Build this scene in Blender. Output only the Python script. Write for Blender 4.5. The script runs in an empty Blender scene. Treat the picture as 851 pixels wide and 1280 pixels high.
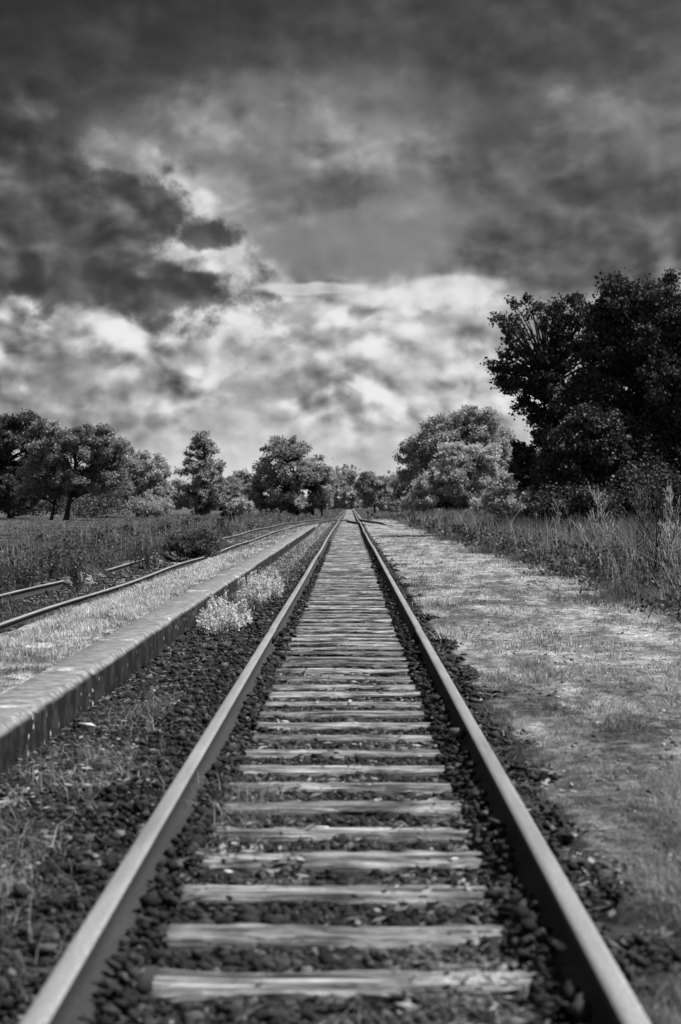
import bpy, math, random
import numpy as np
from mathutils import Vector
R = math.radians
rng = np.random.default_rng(7)
random.seed(7)
C = bpy.context.scene.collection

# ------------------------------------------------------------------ camera
CAMX, CAMZ, F = 0.034, 1.46, 1950.0          # eye position; focal length in photo pixels (1280 high)
cam_d = bpy.data.cameras.new('camera'); cam = bpy.data.objects.new('camera', cam_d); C.objects.link(cam)
bpy.context.scene.camera = cam
cam_d.sensor_fit = 'VERTICAL'; cam_d.sensor_height = 36.0; cam_d.lens = F / 1280 * 36
cam_d.clip_start = 0.1; cam_d.clip_end = 9000
cam.location = (CAMX, 0, CAMZ)
cam.rotation_euler = (R(90 - 0.29), 0, R(0.31))
cam_d.dof.use_dof = True; cam_d.dof.focus_distance = 24.0; cam_d.dof.aperture_fstop = 2.9

# ------------------------------------------------------------------ sun, world
SUN_EL, SUN_AZ = 58.0, 84.0                   # azimuth measured from straight ahead towards the right
sd = bpy.data.lights.new('sun', 'SUN'); sun = bpy.data.objects.new('sun', sd); C.objects.link(sun)
sd.energy = 4.6; sd.angle = R(1.5); sd.color = (1, 1, 1)
dv = Vector((math.sin(R(SUN_AZ)) * math.cos(R(SUN_EL)), math.cos(R(SUN_AZ)) * math.cos(R(SUN_EL)), math.sin(R(SUN_EL))))
sun.rotation_euler = dv.to_track_quat('Z', 'Y').to_euler(); sun.location = (20, 10, 40)
sc = bpy.context.scene
sc.view_settings.view_transform = 'Standard'; sc.view_settings.look = 'None'
sc.view_settings.gamma = 1; sc.view_settings.use_curve_mapping = False; sc.view_settings.exposure = 0.6
sc.render.engine = 'CYCLES'
cy = sc.cycles
cy.max_bounces = 5; cy.diffuse_bounces = 2; cy.glossy_bounces = 2; cy.transmission_bounces = 3
cy.transparent_max_bounces = 8; cy.caustics_reflective = False; cy.caustics_refractive = False
cy.use_denoising = True


class NT:
    """small node-tree helper"""
    def __init__(s, tree): s.t = tree; s.n = tree.nodes; s.l = tree.links
    def node(s, typ, **kw):
        n = s.n.new(typ)
        for k, v in kw.items(): setattr(n, k, v)
        return n
    def put(s, sock, v):
        if isinstance(v, bpy.types.NodeSocket): s.l.new(v, sock)
        elif v is not None: sock.default_value = v
    def math(s, op, a, b=None, c=None, clamp=False):
        n = s.node('ShaderNodeMath', operation=op); n.use_clamp = clamp
        s.put(n.inputs[0], a); s.put(n.inputs[1], b); s.put(n.inputs[2], c)
        return n.outputs[0]
    def vmath(s, op, a, b=None, scale=None):
        n = s.node('ShaderNodeVectorMath', operation=op)
        s.put(n.inputs[0], a); s.put(n.inputs[1], b)
        if scale is not None: s.put(n.inputs['Scale'], scale)
        return n.outputs['Value'] if op in ('LENGTH', 'DOT_PRODUCT') else n.outputs[0]
    def noise(s, vec, scale, detail=4, rough=.55, dist=0.0, color=False, lac=2.0):
        n = s.node('ShaderNodeTexNoise'); s.put(n.inputs['Vector'], vec)
        n.inputs['Scale'].default_value = scale; n.inputs['Detail'].default_value = detail
        n.inputs['Roughness'].default_value = rough; n.inputs['Distortion'].default_value = dist
        n.inputs['Lacunarity'].default_value = lac
        return n.outputs['Color'] if color else n.outputs[0]
    def xyz(s, x, y, z=0.0):
        n = s.node('ShaderNodeCombineXYZ'); s.put(n.inputs[0], x); s.put(n.inputs[1], y); s.put(n.inputs[2], z)
        return n.outputs[0]
    def sep(s, v):
        n = s.node('ShaderNodeSeparateXYZ'); s.put(n.inputs[0], v); return n.outputs
    def ramp(s, fac, stops, interp='LINEAR'):
        n = s.node('ShaderNodeValToRGB'); s.put(n.inputs[0], fac)
        cr = n.color_ramp; cr.interpolation = interp
        while len(cr.elements) < len(stops): cr.elements.new(0.5)
        for e, (p, v) in zip(cr.elements, stops): e.position = p; e.color = (v, v, v, 1)
        return n.outputs[0]
    def rng(s, v, a, b, c=0.0, d=1.0, smooth=False):
        n = s.node('ShaderNodeMapRange'); n.interpolation_type = 'SMOOTHSTEP' if smooth else 'LINEAR'; n.clamp = True
        s.put(n.inputs[0], v); s.put(n.inputs[1], a); s.put(n.inputs[2], b); s.put(n.inputs[3], c); s.put(n.inputs[4], d)
        return n.outputs[0]
    def lerp(s, a, b, f):
        n = s.node('ShaderNodeMix'); n.data_type = 'FLOAT'
        s.put(n.inputs[0], f); s.put(n.inputs[2], a); s.put(n.inputs[3], b)
        return n.outputs[0]


def build_world():
    w = bpy.data.worlds.new("World"); sc.world = w; w.use_nodes = True
    t = NT(w.node_tree); t.n.clear()
    out = t.node('ShaderNodeOutputWorld'); bg = t.node('ShaderNodeBackground')
    t.l.new(bg.outputs[0], out.inputs[0]); bg.inputs[1].default_value = 0.1
    sky = t.node('ShaderNodeTexSky', sky_type='NISHITA'); sky.sun_disc = False
    sky.sun_elevation = R(SUN_EL); sky.sun_rotation = R(SUN_AZ)
    bw = t.node('ShaderNodeRGBToBW'); t.l.new(sky.outputs[0], bw.inputs[0])   # black and white photograph
    tc = t.node('ShaderNodeTexCoord'); d = tc.outputs['Generated']
    x, y, z = t.sep(d)
    az = t.math('ARCTAN2', x, y); el = t.math('ARCSINE', z)
    # angular map: 1 unit = 100 photo pixels
    X = t.math('MULTIPLY_ADD', az, F / 100, 4.36)
    Y = t.math('MULTIPLY_ADD', el, -F / 100, 6.30)
    P0 = t.xyz(X, Y, 0)
    # billowing warp of the cloud map
    def warp(P, sc_, amp, detail, seed, rough=.55, sx=1.0):
        v = t.vmath('ADD', t.vmath('MULTIPLY', P, (sx, 1, 1)), (seed, seed * .7, seed * 1.3))
        c = t.noise(v, sc_, detail, rough, color=True)
        return t.vmath('ADD', P, t.vmath('MULTIPLY', t.vmath('SUBTRACT', c, (.5, .5, .5)), (amp, amp, 0)))
    P = warp(P0, .8, .7, 2, 3.1)
    P = warp(P, 2.0, .45, 6, 9.7, .55)
    px, py, _ = t.sep(P)
    rows = SKY_ROWS
    u = t.rng(px, SKY_X[0] / 100, SKY_X[-1] / 100, 0, 1)
    pos = [(a - SKY_X[0]) / (SKY_X[-1] - SKY_X[0]) for a in SKY_X]
    acc = None
    for i, (ry, vals) in enumerate(rows):
        r = t.ramp(u, list(zip(pos, vals)), 'EASE')
        if acc is None: acc = r
        else: acc = t.lerp(acc, r, t.rng(py, rows[i - 1][0] / 100, ry / 100, 0, 1, True))
    def fb(off, s, det, seed, rough=.52, st=1.35):
        v = t.vmath('ADD', P0, (off[0] + seed, off[1] + seed, seed))
        return t.noise(t.vmath('MULTIPLY', v, (1, st, 1)), s, det, rough, dist=.12)
    # two heaped layers: thin cloud edges are bright, thick cores grey, relief from the shifted difference
    L = (.14, -.2)
    d1, d1s = fb((0, 0), .75, 7, 2., .48, 1.25), fb(L, .75, 3, 2., .5, 1.25)
    d2, d2s = fb((0, 0), 1.9, 6, 9., .48, 1.4), fb((.08, -.1), 1.9, 3, 9., .5, 1.4)
    rel = t.math('ADD', t.math('MULTIPLY', t.math('SUBTRACT', d1, d1s), 1.5), t.math('MULTIPLY', t.math('SUBTRACT', d2, d2s), .8))
    edge = t.math('MULTIPLY', t.rng(d1, .44, .49, 0, 1, True), t.rng(d1, .49, .60, 1, 0, True))
    core = t.rng(d1, .50, .64, 0, 1, True)
    edge2 = t.math('MULTIPLY', t.rng(d2, .47, .51, 0, 1, True), t.rng(d2, .51, .60, 1, 0, True))
    core2 = t.rng(d2, .52, .66, 0, 1, True)
    heap = t.math('ADD', t.math('SUBTRACT', t.math('MULTIPLY', edge, .12), t.math('MULTIPLY', core, .13)),
                  t.math('SUBTRACT', t.math('MULTIPLY', edge2, .025), t.math('MULTIPLY', core2, .08)))
    rel = t.math('MULTIPLY', t.math('ADD', rel, heap), .62)
    def puff(P_in, off, s_, det, seed):
        v = t.vmath('ADD', P_in, (off[0] + seed, off[1] + seed, seed))
        n = t.node('ShaderNodeTexVoronoi', feature='SMOOTH_F1', voronoi_dimensions='2D')
        n.inputs['Scale'].default_value = s_; n.inputs['Detail'].default_value = det
        n.inputs['Roughness'].default_value = .5; n.inputs['Smoothness'].default_value = .4
        t.put(n.inputs['Vector'], t.vmath('MULTIPLY', v, (1, 1.35, 1)))
        return n.outputs['Distance']
    Pb = warp(warp(P0, .7, .5, 2, 41.0), 3.5, .10, 4, 47.0, .5)
    e1 = t.math('SUBTRACT', puff(Pb, (.12, -.16), 1.25, 2.5, 2.), puff(Pb, (0, 0), 1.25, 2.5, 2.))
    e1 = t.math('MULTIPLY', e1, t.rng(t.noise(P0, .8, 3, .5), .38, .55, .2, 1.0, True))
    rel = t.math('ADD', rel, t.math('MULTIPLY', e1, .72))
    amp = t.rng(py, 2.6, 3.8, .13, .8, True)
    amp = t.math('MULTIPLY', amp, t.rng(py, 4.9, 6.0, 1.0, .25, True))
    soft = t.math('MULTIPLY', t.math('SUBTRACT', t.noise(t.vmath('MULTIPLY', P, (.8, 1.3, 1)), .9, 4, .48), .5), .30)
    val = t.math('ADD', acc, t.math('ADD', t.math('MULTIPLY', rel, amp), soft))

    def ellipse(cx, cy_, rx, ry, Pw):
        q = t.vmath('DIVIDE', t.vmath('SUBTRACT', Pw, (cx, cy_, 0)), (rx, ry, 1))
        return t.math('SUBTRACT', 1.0, t.vmath('LENGTH', q))
    def union(lst, Pw):
        m = None
        for e in lst:
            v = ellipse(*e, Pw)
            m = v if m is None else t.math('SMOOTH_MAX', m, v, .25)
        return m
    Pf = warp(P0, 1.2, .35, 2, 21.3)
    Pq = t.vmath('MULTIPLY', Pf, (1, 1, 0))
    for i, (els, a, b, value, nz, strength, fr) in enumerate(SKY_SHAPES):
        frill = t.math('MULTIPLY', t.math('SUBTRACT', fb((0, 0), 1.15, 9, 30. + 7*i, .58, 1.1), .5), fr)
        m = t.rng(t.math('ADD', union(els, Pq), frill), a, b, 0, 1, True)
        m = t.math('MULTIPLY', m, strength)
        vv = t.math('ADD', value, t.math('ADD', t.math('MULTIPLY', rel, nz), t.math('MULTIPLY', soft, nz)))
        val = t.lerp(val, vv, m)
    val = t.math('SMOOTH_MIN', t.math('MAXIMUM', val, .04), .90, .25)
    lin = t.math('POWER', val, 2.2)
    # away from the photographed part: unseen broken cloud over the clear sky, dimmed to deepen shadows
    far = t.noise(d, 3.0, 6, .6)
    other = t.rng(far, .35, .65, .04, .30)
    m = t.math('MAXIMUM', t.rng(t.math('ABSOLUTE', az), .30, .60, 0, 1, True), t.rng(el, .36, .6, 0, 1, True))
    lin = t.lerp(lin, other, m)
    cover = 0.93
    tot = t.lerp(bw.outputs[0], t.math('MULTIPLY', lin, 7.1), cover)
    comb = t.node('ShaderNodeCombineColor')
    for i in range(3): t.put(comb.inputs[i], tot)
    t.l.new(comb.outputs[0], bg.inputs[0])
    w.cycles.sampling_method = 'MANUAL'; w.cycles.sample_map_resolution = 512


SKY_X = [-60, 0, 70, 140, 210, 280, 350, 420, 490, 560, 630, 700, 775, 851, 930]
SKY_ROWS = [
 (-60, [.10, .10, .11, .12, .13, .16, .18, .20, .22, .22, .22, .24, .27, .27, .27]),
 (20,  [.08, .08, .10, .11, .13, .15, .18, .21, .23, .20, .18, .22, .25, .26, .26]),
 (80,  [.10, .11, .14, .17, .20, .23, .23, .23, .23, .21, .20, .22, .25, .28, .28]),
 (140, [.14, .15, .20, .27, .32, .38, .40, .42, .40, .31, .30, .34, .36, .38, .36]),
 (200, [.16, .17, .28, .44, .46, .44, .44, .48, .50, .36, .31, .34, .34, .34, .32]),
 (250, [.17, .18, .22, .40, .66, .60, .44, .44, .44, .42, .34, .34, .33, .32, .30]),
 (300, [.20, .21, .22, .24, .50, .70, .54, .47, .48, .46, .38, .33, .30, .28, .27]),
 (345, [.28, .28, .27, .24, .40, .78, .58, .50, .52, .58, .48, .36, .36, .34, .32]),
 (385, [.44, .44, .46, .42, .55, .78, .60, .70, .76, .74, .62, .50, .45, .40, .40]),
 (430, [.46, .52, .64, .68, .64, .62, .62, .66, .72, .62, .60, .60, .55, .50, .50]),
 (480, [.38, .40, .50, .54, .56, .60, .60, .64, .60, .66, .72, .68, .60, .60, .60]),
 (530, [.46, .50, .56, .60, .64, .66, .66, .68, .64, .70, .74, .74, .74, .74, .74]),
 (575, [.64, .66, .70, .76, .78, .78, .78, .78, .76, .80, .82, .82, .82, .82, .82]),
 (630, [.74, .74, .78, .80, .80, .82, .82, .82, .84, .86, .86, .86, .86, .86, .86]),
]
# (ellipses (cx, cy, rx, ry) in hundreds of photo pixels, mask edge a..b, brightness, relief, strength, frill)
SKY_SHAPES = [
 ([(2.85, 3.7, .75, .62), (2.35, 2.95, .6, .6), (2.1, 2.55, .45, .4)], -.15, .4, .82, .8, .85, 2.6),
 ([(1.35, 2.15, .7, .4)], -.1, .5, .52, .9, .8, 2.6),
 ([(.2, 4.15, 1.0, .4), (1.5, 4.35, 1.6, .35), (2.9, 4.7, 1.2, .35), (4.6, 5.1, 1.2, .3)], -.1, .5, .68, 1.2, .6, 2.6),
 ([(1.0, 3.2, 1.7, .9), (1.75, 2.75, .85, .8), (.2, 2.4, 1.0, 1.1), (2.35, 3.65, 1.1, .55), (2.6, 3.05, .5, .3)], .0, .55, .235, .45, .96, 2.8),
 ([(4.9, 1.95, 1.0, .5), (3.7, 1.9, 1.0, .6), (2.8, 1.6, .9, .5), (3.4, 2.6, .7, .5)], -.2, .7, .50, .5, .7, 2.2),
 ([(5.9, 2.35, .5, .4), (4.2, 2.4, .7, .25), (6.2, 3.2, .6, .5)], -.1, .6, .30, .3, .65, 2.0),
 ([(7.0, .55, 2.2, .6)], -.1, .5, .22, .2, .7, 2.0),
 ([(7.02, 1.75, .5, .62), (7.6, 1.75, .55, .66), (8.4, 1.85, .7, .66)], .0, .3, .41, .4, .65, 1.5),
 ([(7.4, 2.7, 2.0, .9)], -.1, .8, .29, .3, .95, 1.6),
 ([(4.45, 3.12, 1.25, .5)], .0, .35, .46, .08, .92, 1.3),                               # clear grey gap
 ([(3.9, 3.64, 1.0, .10), (4.9, 3.72, 1.1, .15), (5.7, 3.62, .8, .18)], -.1, .5, .84, .3, .85, .9),    # lens clouds
 ([(5.5, 3.98, .7, .1)], -.1, .6, .58, .3, .5, 1.2),
 ([(3.75, 3.95, .5, .2)], .0, .5, .54, .3, .6, 2.2),
]
build_world()


# ------------------------------------------------------------------ mesh helpers
def link(o, parent=None):
    C.objects.link(o)
    if parent is not None: o.parent = parent
    return o

def tag(o, label=None, cat=None, group=None, kind=None):
    if label: o['label'] = label
    if cat: o['category'] = cat
    if group: o['group'] = group
    if kind: o['kind'] = kind
    return o

def empty(name, loc, rz=0.0):
    o = bpy.data.objects.new(name, None); link(o); o.location = loc; o.rotation_euler = (0, 0, rz)
    o.empty_display_size = .2
    return o

def mesh(name, V, faces, mat, parent=None, attr=None, smooth=False):
    """V (n,3); faces: list of (m,k) int arrays; attr: dict of per-vertex floats"""
    me = bpy.data.meshes.new(name)
    V = np.ascontiguousarray(V, dtype=np.float32)
    faces = [np.asarray(f, dtype=np.int32) for f in (faces if isinstance(faces, list) else [faces]) if len(f)]
    me.vertices.add(len(V)); me.vertices.foreach_set('co', V.ravel())
    nl = sum(f.size for f in faces); npoly = sum(len(f) for f in faces)
    me.loops.add(nl); me.polygons.add(npoly)
    me.loops.foreach_set('vertex_index', np.concatenate([f.ravel() for f in faces]))
    tot = np.concatenate([np.full(len(f), f.shape[1], dtype=np.int32) for f in faces])
    st = np.concatenate([[0], np.cumsum(tot)[:-1]]).astype(np.int32)
    me.polygons.foreach_set('loop_start', st); me.polygons.foreach_set('loop_total', tot)
    if smooth: me.polygons.foreach_set('use_smooth', np.ones(npoly, dtype=bool))
    if attr:
        for k, a in attr.items():
            at_ = me.attributes.new(k, 'FLOAT', 'POINT'); at_.data.foreach_set('value', np.ascontiguousarray(a, dtype=np.float32))
    me.update(calc_edges=True)
    me.materials.append(mat)
    o = bpy.data.objects.new(name, me); link(o, parent)
    return o

class MB:
    """collects geometry for one mesh"""
    def __init__(s): s.V = []; s.Q = []; s.T = []; s.n = 0; s.A = []
    def add(s, V, Q=None, T=None, tone=None):
        V = np.asarray(V, dtype=np.float64)
        if Q is not None and len(Q): s.Q.append(np.asarray(Q, dtype=np.int64) + s.n)
        if T is not None and len(T): s.T.append(np.asarray(T, dtype=np.int64) + s.n)
        s.V.append(V); s.n += len(V)
        s.A.append(np.full(len(V), .5) if tone is None else np.broadcast_to(tone, (len(V),)))
    def box(s, a, b, tone=None):
        x0, y0, z0 = a; x1, y1, z1 = b
        V = [(x0,y0,z0),(x1,y0,z0),(x1,y1,z0),(x0,y1,z0),(x0,y0,z1),(x1,y0,z1),(x1,y1,z1),(x0,y1,z1)]
        s.add(V, Q=[(0,3,2,1),(4,5,6,7),(0,1,5,4),(1,2,6,5),(2,3,7,6),(3,0,4,7)], tone=tone)
    def tube(s, pts, rad, sides=6, tone=None):
        pts = np.asarray(pts, float); rad = np.broadcast_to(rad, (len(pts),))
        tan = np.gradient(pts, axis=0); tan /= np.linalg.norm(tan, axis=1)[:, None] + 1e-9
        ref = np.array([0, 0, 1.0]) if abs(tan[0][2]) < .8 else np.array([1.0, 0, 0])
        a = np.cross(tan, ref); a /= np.linalg.norm(a, axis=1)[:, None] + 1e-9
        b = np.cross(tan, a)
        th = np.linspace(0, 2 * np.pi, sides, endpoint=False)
        V = pts[:, None, :] + rad[:, None, None] * (np.cos(th)[None, :, None] * a[:, None, :] + np.sin(th)[None, :, None] * b[:, None, :])
        V = V.reshape(-1, 3); Q = []
        for i in range(len(pts) - 1):
            for k in range(sides):
                k2 = (k + 1) % sides
                Q.append((i*sides+k, i*sides+k2, (i+1)*sides+k2, (i+1)*sides+k))
        s.add(V, Q=Q, T=[(0, k + 1, k) for k in range(1, sides - 1)] + [((len(pts)-1)*sides, (len(pts)-1)*sides+k, (len(pts)-1)*sides+k+1) for k in range(1, sides - 1)], tone=tone)
    def build(s, name, mat, parent=None, smooth=False):
        f = []
        if s.Q: f.append(np.concatenate(s.Q))
        if s.T: f.append(np.concatenate(s.T))
        return mesh(name, np.concatenate(s.V), f, mat, parent, {'tone': np.concatenate(s.A)}, smooth)

def vnoise(x, y, seed=0):
    """value noise, 0..1"""
    xi = np.floor(x).astype(np.int64); yi = np.floor(y).astype(np.int64)
    fx = x - xi; fy = y - yi; fx = fx*fx*(3-2*fx); fy = fy*fy*(3-2*fy)
    def h(a, b):
        n = (a * 374761393 + b * 668265263 + seed * 982451653) & 0x7fffffff
        n = ((n ^ (n >> 13)) * 1274126177) & 0x7fffffff
        n = (n ^ (n >> 16)) & 0xffff
        return n / 65535.0
    return (h(xi, yi)*(1-fx)+h(xi+1, yi)*fx)*(1-fy) + (h(xi, yi+1)*(1-fx)+h(xi+1, yi+1)*fx)*fy

def fbm(x, y, seed=0, oct=4):
    s = 0; a = .5; t_ = 0
    for i in range(oct):
        s = s + a * vnoise(x * 2**i, y * 2**i, seed + i * 17); t_ += a; a *= .5
    return s / t_

def sstep(a, b, x):
    t_ = np.clip((x - a) / (b - a), 0, 1); return t_*t_*(3-2*t_)

def wx(px, D): return CAMX + (px - 436) * D / F
def wz(py, D): return CAMZ + (630 - py) * D / F

# ------------------------------------------------------------------ materials (all neutral: the photograph is black and white)
def base_mat(name, rough=.9, spec=.2):
    m = bpy.data.materials.new(name); m.use_nodes = True
    t = NT(m.node_tree); b = t.n['Principled BSDF']
    b.inputs['Roughness'].default_value = rough; b.inputs['Specular IOR Level'].default_value = spec
    return m, t, b

def grey(t, v):
    c = t.node('ShaderNodeCombineColor')
    for i in range(3): t.put(c.inputs[i], v)
    return c.outputs[0]

def attr(t, name='tone'):
    a = t.node('ShaderNodeAttribute'); a.attribute_name = name; return a.outputs['Fac']

def bump(t, b, h, strength=.5, dist=.01):
    n = t.node('ShaderNodeBump'); n.inputs['Strength'].default_value = strength; n.inputs['Distance'].default_value = dist
    t.put(n.inputs['Height'], h); t.l.new(n.outputs[0], b.inputs['Normal'])

def geo_pos(t): return t.node('ShaderNodeNewGeometry').outputs['Position']
def obj_pos(t): return t.node('ShaderNodeTexCoord').outputs['Object']

def leaf_mat(name, lo, hi, trans=.35, rough=.55):
    m, t, b = base_mat(name, rough, .35)
    v = t.rng(attr(t), 0, 1, lo, hi)
    g = grey(t, v)
    t.l.new(g, b.inputs['Base Color'])
    tr = t.node('ShaderNodeBsdfTranslucent'); t.l.new(g, tr.inputs[0])
    mx = t.node('ShaderNodeMixShader'); mx.inputs[0].default_value = trans
    t.l.new(b.outputs[0], mx.inputs[1]); t.l.new(tr.outputs[0], mx.inputs[2])
    t.l.new(mx.outputs[0], t.n['Material Output'].inputs[0])
    return m

def bark_mat(name, lo, hi):
    m, t, b = base_mat(name, .95, .1)
    n = t.noise(t.vmath('MULTIPLY', obj_pos(t), (8, 8, 2)), 1.5, 5, .6)
    t.l.new(grey(t, t.rng(n, .3, .7, lo, hi)), b.inputs['Base Color']); bump(t, b, n, .6, .03)
    return m

def ground_mat():
    m, t, b = base_mat('ground_soil', 1.0, .05)
    p = geo_pos(t)
    n1 = t.noise(p, 9, 6, .65); n2 = t.noise(p, 55, 4, .7); n3 = t.noise(p, 1.3, 4, .6)
    k = t.math('MULTIPLY', t.rng(n1, .33, .67, .3, 1.7), t.rng(n2, .35, .65, .4, 1.6))
    k = t.math('MULTIPLY', k, t.rng(n3, .3, .7, .75, 1.25))
    v = t.math('MULTIPLY', attr(t), k, clamp=True)
    t.l.new(grey(t, v), b.inputs['Base Color'])
    bump(t, b, t.math('ADD', n1, t.math('MULTIPLY', n2, .5)), .9, .03)
    return m

def stone_mat(name, lo, hi):
    m, t, b = base_mat(name, .85, .3)
    g = t.node('ShaderNodeNewGeometry')
    r = g.outputs['Random Per Island']
    n = t.noise(g.outputs['Position'], 60, 4, .7)
    v = t.math('MULTIPLY', t.ramp(r, [(0, lo), (.62, lo + (hi-lo)*.09), (.9, lo + (hi-lo)*.33), (1, hi)]), t.rng(n, .3, .7, .6, 1.3))
    t.l.new(grey(t, v), b.inputs['Base Color']); bump(t, b, n, .5, .01)
    return m

def wood_mat():
    m, t, b = base_mat('weathered_wood', .9, .15)
    oi = t.node('ShaderNodeObjectInfo')
    p = t.vmath('ADD', obj_pos(t), t.vmath('SCALE', t.xyz(1, 1.7, .3), scale=t.math('MULTIPLY', oi.outputs['Random'], 40)))
    w_ = t.vmath('MULTIPLY', p, (1.2, 26, 26))
    g1 = t.noise(w_, 1.0, 6, .65, dist=.6)
    g2 = t.noise(t.vmath('MULTIPLY', p, (2.2, 90, 60)), 1.0, 4, .6, dist=.3)
    st = t.noise(t.vmath('MULTIPLY', p, (3.5, 7, 7)), 1.0, 5, .6)
    ck = t.noise(t.vmath('MULTIPLY', p, (.9, 34, 20)), 1.0, 3, .6, dist=.8)
    crack = t.rng(t.math('ABSOLUTE', t.math('SUBTRACT', ck, .47)), .0, .035, .12, 1, True)
    v = t.math('MULTIPLY', t.rng(g1, .34, .66, .05, .56), t.rng(g2, .34, .60, .35, 1.25))
    v = t.math('MULTIPLY', v, crack)
    v = t.math('MULTIPLY', v, t.rng(st, .36, .58, .28, 1.2))
    v = t.math('MULTIPLY', v, t.rng(oi.outputs['Random'], 0, 1, .7, 1.25))
    # sleeper ends near the rails are stained with oil and rust
    ox = t.math('ABSOLUTE', t.sep(obj_pos(t))[0])
    edge = t.math('ADD', ox, t.math('MULTIPLY', t.math('SUBTRACT', st, .5), .35))
    v = t.math('MULTIPLY', v, t.rng(edge, .52, .68, 1, .22, True))
    t.l.new(grey(t, v), b.inputs['Base Color'])
    bump(t, b, t.math('ADD', t.math('ADD', g1, crack), t.math('MULTIPLY', g2, .8)), 1.0, .015)
    return m

def rail_mat(name, lo, hi, metal, rough):
    m, t, b = base_mat(name, rough, .4)
    n = t.noise(geo_pos(t), 70, 5, .7); n2 = t.noise(t.vmath('MULTIPLY', geo_pos(t), (6, .6, 6)), 1.5, 4, .6)
    v = t.math('MULTIPLY', t.rng(n, .3, .7, lo, hi), t.rng(n2, .3, .7, .75, 1.2))
    t.l.new(grey(t, v), b.inputs['Base Color']); b.inputs['Metallic'].default_value = metal
    t.put(b.inputs['Roughness'], t.rng(n, .3, .7, rough, rough + .2)); bump(t, b, n, .35, .004)
    return m

def coping_mat():
    m, t, b = base_mat('coping_concrete', .92, .2)
    g = t.node('ShaderNodeNewGeometry'); p = g.outputs['Position']
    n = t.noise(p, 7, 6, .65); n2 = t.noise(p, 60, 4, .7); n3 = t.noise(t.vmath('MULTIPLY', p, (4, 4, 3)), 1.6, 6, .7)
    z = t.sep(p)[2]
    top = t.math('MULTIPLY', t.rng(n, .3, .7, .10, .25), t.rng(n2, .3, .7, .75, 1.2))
    side = t.math('MULTIPLY', t.rng(n3, .45, .75, .004, .05), t.rng(n2, .3, .7, .6, 1.3))  # track face: mossy stain, plus shade darkened into the colour
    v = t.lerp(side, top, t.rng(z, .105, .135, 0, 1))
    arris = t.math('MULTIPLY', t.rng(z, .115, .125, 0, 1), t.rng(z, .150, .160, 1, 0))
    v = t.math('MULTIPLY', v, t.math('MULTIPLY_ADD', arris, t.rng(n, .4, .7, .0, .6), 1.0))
    v = t.math('MULTIPLY', v, t.math('MULTIPLY_ADD', attr(t), t.rng(n, .35, .65, .1, 1.1), 1.0))      # joints worn pale
    # chipped, pale arris and lichen spots
    vo = t.node('ShaderNodeTexVoronoi'); t.l.new(t.vmath('ADD', p, t.vmath('SCALE', t.noise(p, 20, 3, color=True), scale=.05)), vo.inputs['Vector'])
    vo.inputs['Scale'].default_value = 10
    spot = t.math('MULTIPLY', t.rng(vo.outputs['Distance'], .12, .22, 1, 0), t.rng(t.noise(p, 2.3, 3), .5, .6, 0, 1))
    v = t.lerp(v, .42, t.math('MULTIPLY', spot, .85))
    t.l.new(grey(t, v), b.inputs['Base Color']); bump(t, b, t.math('ADD', n, t.math('MULTIPLY', n2, .5)), .6, .02)
    return m

M = {
 'ground': ground_mat(),
 'stone': stone_mat('ballast_stone', .005, .13),
 'pale_stone': stone_mat('pale_limestone', .55, .75),
 'wood': wood_mat(),
 'rail_top': rail_mat('worn_rail_steel', .28, .50, .45, .30),
 'rail_side': rail_mat('rusty_rail_side', .012, .045, .0, .85),
 'old_rail_top': rail_mat('dull_rail_steel', .24, .42, .3, .45),
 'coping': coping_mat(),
 'grass_dry': leaf_mat('dry_grass', .10, .75, .3, .7),
 'grass_green': leaf_mat('green_grass', .025, .36, .35, .6),
 'leaf_dark': leaf_mat('dark_leaves', .014, .08, .2, .7),  # shade on the big right trees put into the leaf colour
 'leaf_mid': leaf_mat('mid_leaves', .10, .55, .5, .45),
 'leaf_light': leaf_mat('light_leaves', .2, .75, .5, .45),  # sunlit look put into the leaf colour
 'weed': leaf_mat('weed_leaves', .03, .20, .35, .5),
 'petal': leaf_mat('pale_petals', .45, .90, .4, .6),
 'bark': bark_mat('dark_bark', .02, .07),
 'bark_pale': bark_mat('pale_bark', .22, .42),
 'bark_mid': bark_mat('mid_bark', .06, .16),
}

# ------------------------------------------------------------------ ground sheet
PLAT_END = 93.0
JOIN = 146.0
def siding_center(y):
    """left siding, centre line"""
    ys = [-60, 0, 25, 46, 62, 85, 98, 109, 122, 134, JOIN, 170]
    xs = [-5.6, -5.52, -5.5, -5.34, -5.22, -4.75, -4.3, -3.75, -2.6, -1.2, -.35, 0]
    return np.interp(y, ys, xs)
def siding_base(y):                       # height of the siding's sleeper tops
    return np.interp(y, [-60, 60, 120, 200], [-.365, -.365, -.01, 0.0])
def track_dx(y): return .006*np.sin(y*.31)*sstep(18, 45, y) + .025*np.sin(y*.075)*sstep(30, 80, y)
def track_dz(y): return -.006*np.cos(y*2*np.pi/24 - .6)*sstep(10, 40, y)

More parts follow.
